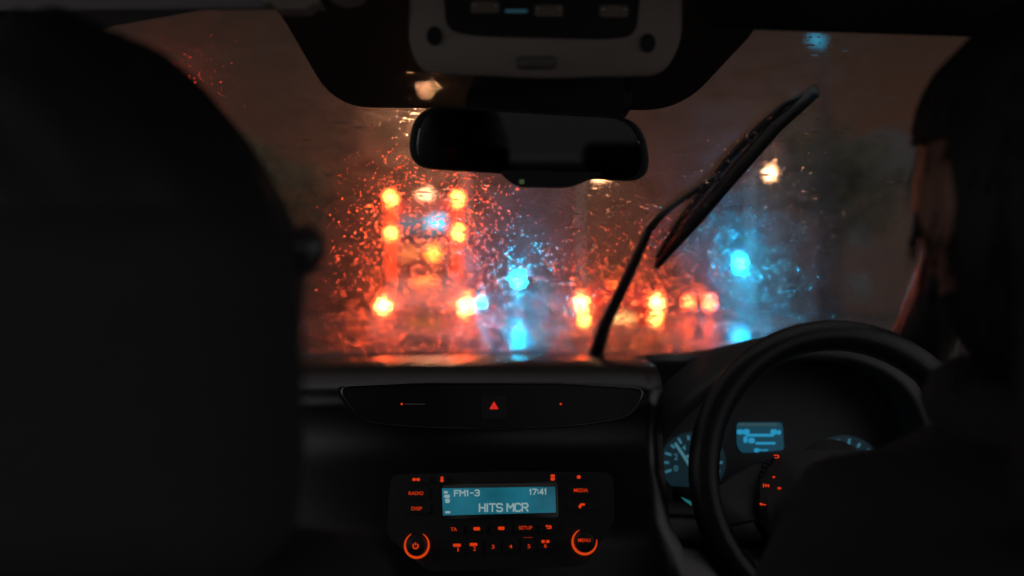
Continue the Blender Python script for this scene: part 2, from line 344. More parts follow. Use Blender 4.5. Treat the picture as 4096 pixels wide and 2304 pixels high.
# buildings and trees beside the road
M_BRICK = mat('dark_brick', (.12, .07, .05), .8, noise=.2, nscale=6)
def building(label, x0, x1, y0, y1, h, rows, lit=()):
    t = thing('brick_building', label, 'building', ((x0 + x1) / 2, y0, 0))
    w, d = x1 - x0, y1 - y0
    bm = B(); box(bm, (0, d / 2, h / 2), (w, d, h)); obj('wall', bm, M_BRICK, t)
    bm = B(); prism(bm, [(-w / 2 - .3, -.3, h), (w / 2 + .3, -.3, h), (0, -.3, h + w * .22)], (0, d + .6, 0)); obj('roof', bm, mat('slate', (.05, .05, .055), .4), t)
    sd = -1 if x0 > 0 else 1
    for k in range(int(d / 5)):
        for r in range(rows):
            bm = B(); box(bm, (sd * w / 2, 2.5 + 5 * k, 1.8 + 3 * r), (.1, 1.3, 1.6)); obj('window', bm, M_CARGLASS, t)
    for k in range(max(1, int(w / 4))):
        for r in range(rows):
            bm = B(); box(bm, (-w / 2 + 2 + 4 * k, 0, 1.8 + 3 * r), (1.3, .1, 1.6)); obj('window', bm, M_CARGLASS, t)
building('dark brick building on the right side beyond the signals', 15, 30, 60, 110, 8, 2)
building('dark brick terrace on the left side of the road', -30, -14, 55, 120, 9, 3)

def tree(label, x, y, h, r, n=1500):
    t = thing('tree', label, 'tree', (x, y, 0), group='trees beside the road')
    bm = B(); tube(bm, [(0, 0, 0), (.1, 0, h * .3), (-.1, .1, h * .55), (.1, 0, h * .8)], [.28, .2, .13, .05], 8)
    for k in range(9):
        a = k * 2.4; z0 = h * (.35 + .05 * k); tube(bm, [(0, 0, z0), (math.cos(a) * r * .4, math.sin(a) * r * .4, z0 + r * .35), (math.cos(a) * r * .75, math.sin(a) * r * .75, z0 + r * .5)], [.09, .06, .02], 6)
    obj('trunk', bm, mat('bark', (.06, .045, .035), .9, noise=.3, nscale=8), t, True)
    bm = B(); rnd = random.Random(int(x * 10 + y)); cl = [(rnd.uniform(-.6, .6) * r, rnd.uniform(-.6, .6) * r, h * .62 + rnd.uniform(-.45, .5) * r, r * rnd.uniform(.3, .5)) for _ in range(14)]
    for k in range(n):
        c = rnd.choice(cl); v = Vector((rnd.gauss(0, 1), rnd.gauss(0, 1), rnd.gauss(0, 1))).normalized() * c[3] * rnd.uniform(.5, 1.05)
        p = Vector(c[:3]) + v; s = .22; q = Vector((rnd.uniform(-1, 1), rnd.uniform(-1, 1), rnd.uniform(-1, 1))).normalized(); w = q.orthogonal().normalized()
        a = q * s; b = w * s * .6
        vs = [bm.verts.new(p + z) for z in (a, b, -a, -b)]; bm.faces.new(vs)
    obj('crown', bm, mat('leaves', (.05, .06, .025), .6, noise=.3, nscale=3), t)
tree('dark bare looking tree at the right behind the far signal', 13.0, 40, 10, 3.4)
tree('dark tree at the left of the road ahead', -10.5, 42, 8, 3)

# ================================================================ THE CAR WE SIT IN
CAR = thing('car', 'interior of the right hand drive car seen from the back seat at night', 'car', (0, 1.2, 0))
CAR_INV = Matrix.Translation((0, -1.2, 0))
def C(name, bm, mats, parent=None, smooth=False, label=None):
    o = obj(name, bm, mats, None, smooth, label); o.parent = parent or CAR
    o.matrix_parent_inverse = CAR_INV; return o
def CP(name, label=None):
    o = bpy.data.objects.new(name, None); COL.objects.link(o); o.parent = CAR; o.matrix_parent_inverse = CAR_INV; o.empty_display_size = .05
    if label: o['label'] = label
    return o
def CS(name, bm, mats, parent, smooth=False, label=None):
    o = obj(name, bm, mats, parent, smooth, label); return o
XC = .02
def gx_edge(d):                                 # half width of the glass at a distance
    return .655 + (d - 1.79) * (.655 - .44) / (1.79 - .90)
SL = .465; NN = Vector((0, SL, 1)).normalized(); SS = Vector((0, -1, SL)).normalized()
def gz(d): return 1.045 + SL * (1.75 - d)
GLASS = Plane((0, 1.75, 1.045), NN)

# --- windscreen: a 5 mm slab, dry and smooth inside, wet outside
def wet_glass():
    m = bpy.data.materials.new('rain_covered_glass'); m.use_nodes = True; t = m.node_tree; t.nodes.clear()
    N = t.nodes.new; Lk = t.links.new
    out = N('ShaderNodeOutputMaterial'); tc = N('ShaderNodeTexCoord')
    def val(op, a, b=None, c=None):
        n = N('ShaderNodeMath'); n.operation = op
        for i, q in enumerate((a, b, c)):
            if q is None: continue
            if isinstance(q, (int, float)): n.inputs[i].default_value = q
            else: Lk(q, n.inputs[i])
        return n.outputs[0]
    def vec(op, a, b=None, s=None):
        n = N('ShaderNodeVectorMath'); n.operation = op
        for i, q in enumerate((a, b)):
            if q is None: continue
            if isinstance(q, tuple): n.inputs[i].default_value = q
            else: Lk(q, n.inputs[i])
        if s is not None:
            if isinstance(s, (int, float)): n.inputs['Scale'].default_value = s
            else: Lk(s, n.inputs['Scale'])
        return n
    def layer(scale, off, rmin, rmax, smin, smax, dens, stretch=(1, 1)):
        mp = N('ShaderNodeMapping'); mp.inputs['Location'].default_value = off; mp.inputs['Scale'].default_value = (stretch[0], stretch[1], 0)
        Lk(tc.outputs['Object'], mp.inputs['Vector'])
        # uneven edges
        nz = N('ShaderNodeTexNoise'); nz.inputs['Scale'].default_value = 420; Lk(mp.outputs[0], nz.inputs['Vector'])
        wob = vec('SCALE', vec('SUBTRACT', nz.outputs['Color'], (.5, .5, .5)).outputs[0], s=.0006).outputs[0]
        pos = vec('ADD', mp.outputs[0], wob).outputs[0]
        vo = N('ShaderNodeTexVoronoi'); vo.voronoi_dimensions = '2D'; vo.inputs['Scale'].default_value = scale; Lk(pos, vo.inputs['Vector'])
        d = vec('SUBTRACT', pos, vo.outputs['Position']).outputs[0]
        sc = N('ShaderNodeSeparateColor'); Lk(vo.outputs['Color'], sc.inputs[0])
        r = val('MULTIPLY_ADD', val('POWER', sc.outputs[0], 1.6), rmax - rmin, rmin)
        sep = N('ShaderNodeSeparateXYZ'); Lk(d, sep.inputs[0])
        fl = N('ShaderNodeCombineXYZ'); Lk(sep.outputs[0], fl.inputs[0]); Lk(sep.outputs[1], fl.inputs[1])
        ln = vec('LENGTH', fl.outputs[0]).outputs['Value']
        inside = val('LESS_THAN', ln, r); exist = val('LESS_THAN', sc.outputs[1], dens)
        mask = val('MULTIPLY', inside, exist)
        sl = val('MULTIPLY_ADD', sc.outputs[2], smax - smin, smin)
        s = vec('SCALE', fl.outputs[0], s=val('DIVIDE', sl, r)).outputs[0]
        return vec('SCALE', s, s=mask).outputs[0], mask
    sA, mA = layer(100, (.3, .1, 0), .0018, .0042, .03, .15, .44)
    sB, mB = layer(200, (1.7, .9, 0), .0008, .0021, .02, .14, .40)
    sC, mC = layer(120, (2.3, 4.9, 0), .0014, .0036, .03, .11, .22, (.28, 1.0))
    # the streaky layer only lies near the wiper's turning line and at the top
    so = N('ShaderNodeSeparateXYZ'); Lk(tc.outputs['Object'], so.inputs[0])
    ntex = N('ShaderNodeTexNoise'); ntex.inputs['Scale'].default_value = 9; Lk(tc.outputs['Object'], ntex.inputs['Vector'])
    reg = N('ShaderNodeMapRange'); reg.inputs[1].default_value = .02; reg.inputs[2].default_value = .12
    Lk(val('ADD', so.outputs[1], val('MULTIPLY_ADD', ntex.outputs['Fac'], .12, -.06)), reg.inputs[0])
    dens2 = val('SUBTRACT', 1, reg.outputs[0])
    keepA = val('GREATER_THAN', dens2, .45)
    mA = val('MULTIPLY', mA, keepA); sA = vec('SCALE', sA, s=keepA).outputs[0]
    top = val('SUBTRACT', 1, keepA); mC = val('MULTIPLY', mC, top); sC = vec('SCALE', sC, s=mC).outputs[0]
    nA = val('SUBTRACT', 1, mA); sB = vec('SCALE', sB, s=nA).outputs[0]
    slope = vec('ADD', vec('ADD', sA, sB).outputs[0], sC).outputs[0]
    # slow ripples of running water
    rp1 = N('ShaderNodeTexNoise'); rp1.inputs['Scale'].default_value = 60; rp1.inputs['Detail'].default_value = 2
    mp = N('ShaderNodeMapping'); mp.inputs['Scale'].default_value = (.5, 1, 0); Lk(tc.outputs['Object'], mp.inputs['Vector']); Lk(mp.outputs[0], rp1.inputs['Vector'])
    rip = vec('SCALE', vec('MULTIPLY', vec('SUBTRACT', rp1.outputs['Color'], (.5, .5, .5)).outputs[0], (1, 1, 0)).outputs[0], s=.010).outputs[0]
    slope = vec('ADD', vec('MULTIPLY', slope, (1, .47, 1)).outputs[0], rip).outputs[0]
    vt = N('ShaderNodeVectorTransform'); vt.vector_type = 'VECTOR'; vt.convert_from = 'OBJECT'; vt.convert_to = 'WORLD'; Lk(slope, vt.inputs[0])
    geo = N('ShaderNodeNewGeometry')
    nn = vec('NORMALIZE', vec('ADD', geo.outputs['Normal'], vt.outputs[0]).outputs[0]).outputs[0]
    anym = val('MINIMUM', val('ADD', val('ADD', mA, mB), mC), 1)
    def glass(rough, n=True):
        g = N('ShaderNodeBsdfGlass'); g.distribution = 'GGX'; g.inputs['IOR'].default_value = 1.4
        if isinstance(rough, float): g.inputs['Roughness'].default_value = rough
        if n: Lk(nn, g.inputs['Normal'])
        return g.outputs[0]
    def mix(f, a, b):
        x = N('ShaderNodeMixShader')
        if isinstance(f, float): x.inputs[0].default_value = f
        else: Lk(f, x.inputs[0])
        Lk(a, x.inputs[1]); Lk(b, x.inputs[2]); return x.outputs[0]
    smear = N('ShaderNodeTexNoise'); smear.inputs['Scale'].default_value = 34; smear.inputs['Detail'].default_value = 6; Lk(tc.outputs['Object'], smear.inputs['Vector'])
    sm = N('ShaderNodeMapRange'); sm.inputs[1].default_value = .38; sm.inputs[2].default_value = .62; sm.inputs[3].default_value = .08; sm.inputs[4].default_value = .25; Lk(smear.outputs['Fac'], sm.inputs[0])
    film = mix(sm.outputs[0], glass(.035), glass(.27))
    Lk(mix(anym, film, glass(.10)), out.inputs['Surface'])
    return m
M_WET = wet_glass()
M_DRY = bpy.data.materials.new('clear_inner_glass'); M_DRY.use_nodes = True; t = M_DRY.node_tree; t.nodes.clear()
o_ = t.nodes.new('ShaderNodeOutputMaterial'); g_ = t.nodes.new('ShaderNodeBsdfGlass'); g_.inputs['IOR'].default_value = 1.4; g_.inputs['Roughness'].default_value = 0
t.links.new(g_.outputs[0], o_.inputs[0])
bm = B(); L2 = math.hypot(1, SL)
def loc_s(d): return (1.35 - d) * L2
o0 = Vector((XC, 1.35, gz(1.35)))
bot, top_ = loc_s(1.80), loc_s(.88)
ring_ = [(-gx_edge(1.80), bot), (gx_edge(1.80), bot), (gx_edge(.88), top_), (-gx_edge(.88), top_)]
inn = [bm.verts.new((x, y, 0)) for x, y in ring_]; outv = [bm.verts.new((x, y, .005)) for x, y in ring_]
bm.faces.new(inn[::-1]).material_index = 0; bm.faces.new(outv).material_index = 1
for k in range(4): bm.faces.new((inn[k], inn[(k + 1) % 4], outv[(k + 1) % 4], outv[k])).material_index = 0
ws = obj('windscreen', bm, [M_DRY, M_WET], None, label='wet windscreen covered in rain drops')
ws.parent = CAR
ws.matrix_basis = Matrix.Translation(o0 - Vector((0, 1.2, 0))) @ Matrix((( 1, 0, 0), (0, SS.y, NN.y), (0, SS.z, NN.z))).to_4x4()

# --- dotted black band on the glass behind the mirror
def frit_mat():
    m = bpy.data.materials.new('dotted_black_band'); m.use_nodes = True; t = m.node_tree; b = t.nodes['Principled BSDF']
    b.inputs['Base Color'].default_value = (.05, .05, .05, 1); b.inputs['Roughness'].default_value = .5
    c = t.nodes.new('ShaderNodeTexCoord'); mp = t.nodes.new('ShaderNodeMapping'); mp.inputs['Rotation'].default_value = (0, 0, math.radians(45)); mp.inputs['Scale'].default_value = (520, 520, 0)
    t.links.new(c.outputs['Object'], mp.inputs['Vector']); v = t.nodes.new('ShaderNodeTexVoronoi'); v.voronoi_dimensions = '2D'; v.inputs['Scale'].default_value = 1; v.inputs['Randomness'].default_value = 0
    t.links.new(mp.outputs[0], v.inputs['Vector']); l = t.nodes.new('ShaderNodeMath'); l.operation = 'LESS_THAN'; l.inputs[1].default_value = .47; t.links.new(v.outputs['Distance'], l.inputs[0])
    tr = t.nodes.new('ShaderNodeBsdfTransparent'); x = t.nodes.new('ShaderNodeMixShader')
    # solid near the roof, dotted towards the lower edge
    t.links.new(l.outputs[0], x.inputs[0]); t.links.new(tr.outputs[0], x.inputs[1]); t.links.new(b.outputs[0], x.inputs[2])
    t.links.new(x.outputs[0], t.nodes['Material Output'].inputs[0]); return m
bm = B()
fp = roundpoly([(960, -60), (1110, 30), (1340, 428), (2720, 440), (3030, 110), (3080, -60)], 150, 7)
loc = []
for u, v in fp:
    w = GLASS.at(u, v, -.002) - o0; loc.append((w.x, w.dot(SS), w.dot(NN)))
prism(bm, loc, (0, 0, -.0008))
fr = obj('dotted_band', bm, frit_mat(), ws, label='black dotted band at the top of the glass')

# --- roof, headliner, pillars
def cabin_box():
    # roof panel with windscreen header
    bm = B()
    def arc(y, z, hw, drop=.05, n=12): return [(XC + hw * (k / n * 2 - 1), y, z - drop * abs(k / n * 2 - 1) ** 3) for k in range(n + 1)]
    under = [arc(.93, gz(.93) + .004, .47), arc(.86, gz(.88) + .000, .50), arc(.7, 1.47, .54), arc(.2, 1.49, .56), arc(-.3, 1.48, .55), arc(-.75, 1.44, .50)]
    loft(bm, under, closed_ring=False); loft(bm, [[(x, y, z + .03) for x, y, z in r] for r in under], closed_ring=False)
    C('headliner', bm, M_LINER, smooth=True)
    for sd in (-1, 1):
        a = Vector((XC + sd * (gx_edge(1.80) + .045), 1.84, gz(1.84) - .02)); b = Vector((XC + sd * (gx_edge(.90) + .045), .90, gz(.90) - .0))
        m_ = (a + b) / 2 + Vector((sd * .01, 0, .01)); c = Vector((XC + sd * .60, .5, 1.45)); c2 = Vector((XC + sd * .62, 0, 1.42))
        bm = B(); tube(bm, [a, m_, b, c, c2], [.052, .05, .052, .055, .06], 14, flat=.9); C('door_pillar', bm, M_DARKGREY, smooth=True)
        # door: lower panel and sill line
        bm = B(); box(bm, (XC + sd * .74, .75, .62), (.08, 2.2, .7), bev=.03); C('door_panel', bm, M_BLACK, smooth=True)
cabin_box()
bm = B(); tube(bm, [(-.50, -.78, 1.42), (-.25, -.80, 1.44), (.25, -.80, 1.44), (.50, -.78, 1.42), (.60, -1.05, 1.10), (.50, -1.10, 1.02), (-.50, -1.10, 1.02), (-.60, -1.05, 1.10)], .035, 10, closed=True); C('rear_window_frame', bm, M_DARKGREY, smooth=True)
bm = B(); box(bm, (XC, -.62, .68), (1.2, .16, .62), bev=.05); C('rear_seat', bm, M_SEAT, smooth=True)
for x_ in (-.38, .42):
    bm = B(); box(bm, (x_, -.64, 1.07), (.25, .09, .15), bev=.035); C('rear_headrest', bm, M_SEAT, smooth=True)
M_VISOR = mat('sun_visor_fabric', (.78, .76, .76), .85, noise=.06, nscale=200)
def visor(u0, u1, v0, v1, v0b, d0, d1, m, lab):
    bm = B(); n = 10; rings = []
    q = [(0, 0), (1, 0), (1, 1), (0, 1)]
    outline = roundpoly([(u0, v0), (u1, v0b), (u1 + 0, v1), (u0, v1)], 70, 6)
    prism(bm, [P(u, v, d0 + (d1 - d0) * ((v0 - v) / (v0 - v1))) for u, v in outline], (0, -.012, .012))
    bmesh.ops.bevel(bm, geom=list(bm.edges), offset=.004, segments=2, affect='EDGES'); C('sun_visor', bm, m, smooth=True, label=lab)
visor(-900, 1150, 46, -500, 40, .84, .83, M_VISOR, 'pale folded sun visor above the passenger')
visor(2780, 5200, 112, -700, 190, .86, .66, M_DARKGREY, 'folded sun visor above the driver, shade put into its dark colour')  # the driver's visor has its shade painted in as dark grey
# clip that holds the visor
bm = B(); prism(bm, [P(u, v, .80) for u, v in roundpoly([(1040, 15), (1090, 12), (1100, 36), (1230, 36), (1250, 12), (1290, 18), (1260, -20), (1080, -20)], 12, 4)], (0, .02, 0)); C('visor_clip', bm, M_GREY, smooth=False)
bm = B(); bmesh.ops.create_uvsphere(bm, u_segments=24, v_segments=12, radius=1, matrix=Matrix.Translation(P(1390, -30, .82)) @ Matrix.Diagonal((.017, .02, .011, 1))); C('visor_hinge', bm, M_GREY, smooth=True)

# --- overhead console
OC = CP('overhead_console', 'pale grey overhead lamp console above the mirror')
def console():
    pl = Plane(P(2150, 200, .84), (.0, -1, -.35))
    out = roundpoly([(1655, -160), (1645, 180), (1700, 292), (2160, 312), (2640, 300), (2715, 170), (2720, -160)], 75, 7)
    cu, cv = 2180, 60; bm = B(); rings = []
    for s_, off in ((1.02, -.06), (1.02, -.012), (1.0, -.003), (.985, 0)):
        rings.append([pl.at(cu + (u - cu) * s_, cv + (v - cv) * s_, off) for u, v in out])
    loft(bm, rings); CS('housing', bm, M_GREY, OC, True)
    # oval lamp lens
    lens = roundpoly([(1772, -120), (1790, 118), (1900, 138), (2420, 152), (2540, 140), (2565, -120)], 80, 7)
    bm = B(); plate(bm, pl, lens, .0005, .003); CS('lamp_lens', bm, mat('smoked_lens', (.075, .073, .07), .1, spec=.8), OC)
    bm = B(); tube(bm, [pl.at(u, v, .003) for u, v in lens], .0011, 6, closed=True, up=Vector((0, 1, 0))); CS('lens_rim', bm, M_BLACK, OC, True)
    for (u, v) in ((1940, 28), (2195, 42), (2455, 44)):
        bm = B(); plate(bm, pl, rrect(u, v, 115, 46, 10), .0036, .002); CS('lamp_switch', bm, mat('pearl_switch', (.42, .36, .29), .3), OC)
        for du in (-42, 42):
            bm = B(); c = pl.at(u + du, v - 6, .007); bmesh.ops.create_uvsphere(bm, u_segments=12, v_segments=8, radius=.0022, matrix=Matrix.Translation(c)); CS('switch_stud', bm, mat('chrome_stud', (.8, .8, .78), .12, metal=1), OC, True)
    bm = B(); plate(bm, pl, rrect(2065, 44, 90, 12, 5), .0036, .001); CS('blue_reflection', bm, lamp('blue_reflection_glow', (.04, .14, .18), .3), OC)  # blue reflection drawn as a small glowing bar
    for (u, v) in ((1737, 144), (2592, 172)):
        bm = B(); ctr = pl.at(u, v, .001); tube(bm, [ctr - pl.n * .001, ctr + pl.n * .0012], .0079, 24, up=Vector((1, 0, 0)), flat=.8); CS('microphone', bm, M_BLACK, OC)
    bm = B(); plate(bm, pl, rrect(2145, 248, 158, 52, 16), .0, .0035); bmesh.ops.bevel(bm, geom=list(bm.edges), offset=.0008, segments=2, affect='EDGES'); CS('push_button', bm, mat('button_grey', (.24, .23, .21), .45), OC, True)
console()

# --- rear-view mirror
RM = CP('rear_view_mirror', 'wide black rear view mirror hanging from the windscreen')
def rmirror():
    D = .97; c = P(2118, 580, D)
    out = roundpoly([(1668, 425), (2500, 462), (2590, 520), (2605, 640), (2540, 730), (1720, 690), (1632, 640), (1645, 500)], 75, 6)
    out = roundpoly([(1660, 420), (2570, 470), (2612, 732), (1622, 672)], 120, 9)
    pl = Plane(c, (.035, -1, -.125))
    cu, cv = 2118, 575
    def ring(s_, off, du=0): return [pl.at(cu + (u - cu) * s_, cv + (v - cv) * s_, off) for u, v in out]
    bm = B(); loft(bm, [ring(.70, -.040), ring(.88, -.032), ring(.98, -.018), ring(1.0, -.004), ring(.995, .0015), ring(.955, .0035), ring(.94, .002)])
    CS('housing', bm, M_BLACK, RM, True)
    bm = B(); loft(bm, [ring(.937, .001), ring(.937, .0031), ring(.93, .0034)])
    CS('mirror_glass', bm, mat('tinted_mirror', (.14, .14, .145), .03, metal=1), RM)
    bm = B(); prism(bm, [pl.at(u, v, -.012) for u, v in roundpoly([(1985, 680), (2420, 690), (2270, 752), (2060, 748)], 40, 5)], pl.n * .016); CS('sensor_pod', bm, M_BLACK, RM)
    bm = B(); plate(bm, pl, rrect(2087, 727, 20, 18, 4), .0045, .0008); CS('indicator_light', bm, lamp('mirror_led', (.10, .16, .06), .35), RM)
    # stem housing towards the glass
    bm = B(); st = roundpoly([(1880, 470), (1860, 400), (1905, 300), (2010, 262), (2440, 275), (2535, 330), (2520, 490)], 70, 6)
    prism(bm, [P(u, v, 1.02) for u, v in st], (0, .075, .03)); bmesh.ops.bevel(bm, geom=list(bm.edges), offset=.006, segments=2, affect='EDGES')
    CS('stem_cover', bm, M_BLACK, RM, True)
rmirror()

# --- dashboard
def dash():
    # cross sections along x: (distance, photo row at the middle) pairs give the profile
    prof = [(1.82, 1.036), (1.70, 1.048), (1.45, 1.058), (1.27, 1.066), (1.20, 1.064), (1.165, 1.054), (1.15, 1.038), (1.15, 1.02), (1.155, .99), (1.14, .95), (1.10, .90), (1.095, .87), (1.08, .80), (1.05, .62), (1.0, .45), (1.12, .45), (1.82, .45)]
    xs = [-.72, -.6, -.45, -.3, -.2, -.1, .0, .08, .13, .155, .175, .19, .3, .4, .5, .60, .62, .68, .76]
    rings = []
    for x in xs:
        k = abs(x - .0) ; bow = .06 * (x / .7) ** 2; dip = .010 * max(0, (abs(x) - .12) / .5)
        rings.append([(x, (1.42 if (y < 1.42 and z > .88 and .18 < x < .61) else y + (bow if y < 1.6 else 0)), z - (dip if z > .7 else 0)) for y, z in prof])
    bm = B(); loft(bm, rings); C('dashboard', bm, M_SOFT, smooth=True, label='black dashboard under the windscreen')
dash()
# vent and hazard panel
PV = Plane(P(1976, 1620, 1.105), (0, -1, .12))
VP = CP('centre_vent_panel', 'gloss black centre panel with the red hazard triangle')
vout = roundpoly([(1345, 1548), (1700, 1534), (2250, 1534), (2590, 1556), (2520, 1668), (2330, 1700), (1980, 1716), (1700, 1712), (1450, 1692)], 60, 5)
bm = B(); plate(bm, PV, vout, -.03, .03); CS('panel', bm, mat('piano_black_panel', (.014, .014, .015), .3, spec=.25), VP)
bm = B(); tube(bm, [PV.at(u, v, .001) for u, v in vout], .0014, 8, closed=True, up=Vector((0, 1, 0))); CS('trim_strip', bm, M_TRIM, VP, True)
bm = B(); plate(bm, PV, [(1620, 1615), (1700, 1615), (1700, 1618), (1620, 1618)], .006, .001); CS('vent_slider', bm, mat('slider', (.3, .3, .3), .3), VP)
bm = B(); plate(bm, PV, rrect(1976, 1628, 100, 90, 10), .0005, .003); plate(bm, PV, roundpoly([(1957, 1637), (1995, 1637), (1976, 1605)], 5, 3), .0036, .0006, 1); CS('hazard_button', bm, [M_BLACK, mat('hazard_red', (.05, .01, .01), .5, emit=(1, .03, .02), es=.55)], VP)
for u in (1607, 2243):
    bm = B(); plate(bm, PV, rrect(u, 1616, 8, 8, 3), .004, .0008); CS('marker_dot', bm, M_RED, VP)

# radio
PR = Plane(P(2000, 2060, 1.055), (0, -1, .22))
RD = CP('radio', 'car radio with blue display and red lit buttons')
bm = B(); plate(bm, PR, roundpoly([(1575, 1903), (2010, 1890), (2440, 1893), (2450, 2080), (2330, 2260), (1720, 2280), (1560, 2140)], 40, 6), -.03, .03); CS('faceplate', bm, M_BLACK, RD)
bm = B(); plate(bm, PR, roundpoly([(1760, 1935), (2230, 1925), (2235, 2070), (1765, 2078)], 14, 4), .0002, .0014); CS('display_surround', bm, M_GLOSS, RD)
def lcd_mat():
    m = mat('blue_display_glow', (.01, .02, .03), .15, emit=(.008, .115, .165), es=1.0); t = m.node_tree; b = t.nodes['Principled BSDF']
    c = t.nodes.new('ShaderNodeTexCoord'); n = t.nodes.new('ShaderNodeTexNoise'); n.inputs['Scale'].default_value = 22; t.links.new(c.outputs['Object'], n.inputs['Vector'])
    r = t.nodes.new('ShaderNodeMapRange'); r.inputs[1].default_value = .3; r.inputs[2].default_value = .7; r.inputs[3].default_value = .55; r.inputs[4].default_value = 1.15
    t.links.new(n.outputs['Fac'], r.inputs[0]); t.links.new(r.outputs[0], b.inputs['Emission Strength']); return m
M_LT = lamp('display_letters', (.23, .33, .34), 1.0)
bm = B(); plate(bm, PR, [(1768, 1953), (2220, 1947), (2224, 2050), (1772, 2062)], .0018, .0006, 0)
lcd_text(bm, 'FM1-3', PR, 1818, 1962, 1984, 17, 5.5, 2.6, .0026, 1, -2)
lcd_text(bm, '17:41', PR, 2118, 1957, 1978, 15, 4.5, 2.4, .0026, 1, -2)
lcd_text(bm, 'HITS MCR', PR, 1918, 2016, 2046, 22, 6.5, 3.1, .0026, 1, -1)
for (u, v, w, h, r) in ((1783, 1969, 16, 10, 3), (1788, 1985, 24, 13, 6), (1790, 2003, 20, 19, 9), (1791, 2049, 22, 9, 4)): plate(bm, PR, rrect(u, v, w, h, r), .0025, .0002, 1)
CS('display', bm, [lcd_mat(), M_LT], RD, label='blue display reading FM1-3, 17:41 and HITS MCR')
bm = B(); plate(bm, PR, [(1772, 1943), (1850, 1936), (2150, 1932), (2215, 1938), (2215, 1946), (1772, 1951)], .0017, .0008); CS('display_edge', bm, mat('edge_glass', (.14, .15, .14), .3), RD)
def button(u, v, w, h, marks, hs=None):
    bm = B(); plate(bm, PR, rrect(u, v, w, h, min(w, h) * .2), .0003, .0022, 0)
    for mk in marks:
        if isinstance(mk, str): text(bm, mk, PR, u - hs[0] / 2, v - hs[1] / 2, u + hs[0] / 2, v + hs[1] / 2, .0029, 0, 1)
        else: plate(bm, PR, rrect(u + mk[0], v + mk[1], mk[2], mk[3], mk[4]), .0027, .0003, 1)
    CS('button', bm, [M_BLACK, M_RED], RD)
button(1665, 1918, 110, 26, [(-9, 0, 13, 12, 5), (8, 0, 14, 12, 5), (0, 0, 10, 6, 2)])
button(1664, 1973, 110, 40, ['RADIO'], (58, 14))
button(1667, 2034, 110, 40, ['DISP'], (42, 14))
button(1768, 1917, 44, 26, [(0, -6, 12, 9, 4), (0, 5, 14, 13, 6)])
button(2211, 1910, 44, 28, [(0, -7, 18, 11, 5), (0, 6, 18, 13, 6)])
button(2315, 1908, 90, 26, [(0, 0, 16, 14, 7)])
button(2324, 1961, 110, 40, ['MEDIA'], (56, 14))
button(2328, 2021, 110, 40, [(-8, 5, 11, 14, 5), (2, -3, 20, 9, 4)])
button(1815, 2117, 84, 30, ['TA'], (25, 14))
button(1907, 2115, 84, 30, [(0, 0, 26, 13, 4)])
button(2005, 2113, 84, 30, [(0, 0, 26, 13, 4)])
button(2102, 2111, 92, 30, ['SETUP'], (54, 14))
button(2193, 2109, 70, 30, [(3, -5, 17, 5, 2), (3, 4, 17, 5, 2), (10, 0, 6, 12, 3), (-7, -5, 6, 9, 3)])
for k, (u, v) in enumerate(((1832, 2198), (1898, 2195), (1972, 2187), (2043, 2186), (2116, 2185), (2182, 2183))):
    bm = B(); plate(bm, PR, rrect(u, v - 4, 62, 46, 8), .0003, .0022, 0)
    wd = 2.2 if k == 0 else 5.5; text(bm, str(k + 1), PR, u - wd, v - 8, u + wd, v + 8, .0029, 0, 1)
    if k in (0, 1): plate(bm, PR, rrect(u - 4, v - 17, 30, 12, 2), .0027, .0003, 1)
    if k == 5: plate(bm, PR, rrect(u - 9, v - 17, 14, 12, 4), .0027, .0003, 1); plate(bm, PR, rrect(u + 9, v - 17, 14, 12, 4), .0027, .0003, 1)
    CS('preset_button', bm, [M_BLACK, M_RED], RD)
bm = B(); plate(bm, PR, rrect(2112, 2150, 38, 3, 1), .0003, .0006); CS('disc_slot', bm, lamp('slot_red', (1, .06, .02), .15), RD)
def knob(u, v, R, a0, a1, mark):
    c = PR.at(u, v, .0); ex = Vector((1, 0, 0)); ey = PR.n.cross(ex).normalized() * -1
    if ey.z < 0: ey = -ey
    k = c.y / F
    bm = B(); tube(bm, [c, c + PR.n * .014, c + PR.n * .0155], [R * .80 * k, R * .76 * k, R * .68 * k], 36, up=Vector((1, 0, 0))); CS('knob', bm, M_BLACK, RD, True)
    bm = B(); pts = []; n = 40; outer = []; inner = []
    for i in range(n + 1):
        a = math.radians(a0 + (a1 - a0) * i / n); w = .17 * math.sin(math.pi * i / n) ** .6 + .03
        outer.append(c + (ex * math.cos(a) + ey * math.sin(a)) * R * k * 1.03 + PR.n * .001); inner.append(c + (ex * math.cos(a) + ey * math.sin(a)) * R * k * (1.03 - w) + PR.n * .001)
    for i in range(n):
        q = [outer[i], outer[i + 1], inner[i + 1], inner[i]]; prism(bm, q, PR.n * .0015)
    CS('light_ring', bm, M_RING, RD)
    bm = B(); cc = c + PR.n * .016; pk = Plane(cc, PR.n)
    if mark == 'power':
        tube(bm, [cc + (ex * math.cos(a) + ey * math.sin(a)) * 10 * k for a in [math.radians(q) for q in range(125, 416, 15)]], 2.6 * k, 8, up=PR.n)
        tube(bm, [cc + ey * 2 * k, cc + ey * 14 * k], 2.2 * k, 8, up=PR.n)
    else:
        g = pk.at(u, v, 0); n0 = 0; t0 = Plane(cc, PR.n); text(bm, mark, t0, u - 24, v - 14, u + 24, v, .0008, 0)
    CS('knob_marking', bm, M_RED, RD)
knob(1668, 2182, 50, 118 - 360, 62, 'power')
knob(2337, 2168, 50, 112, 372, 'MENU')

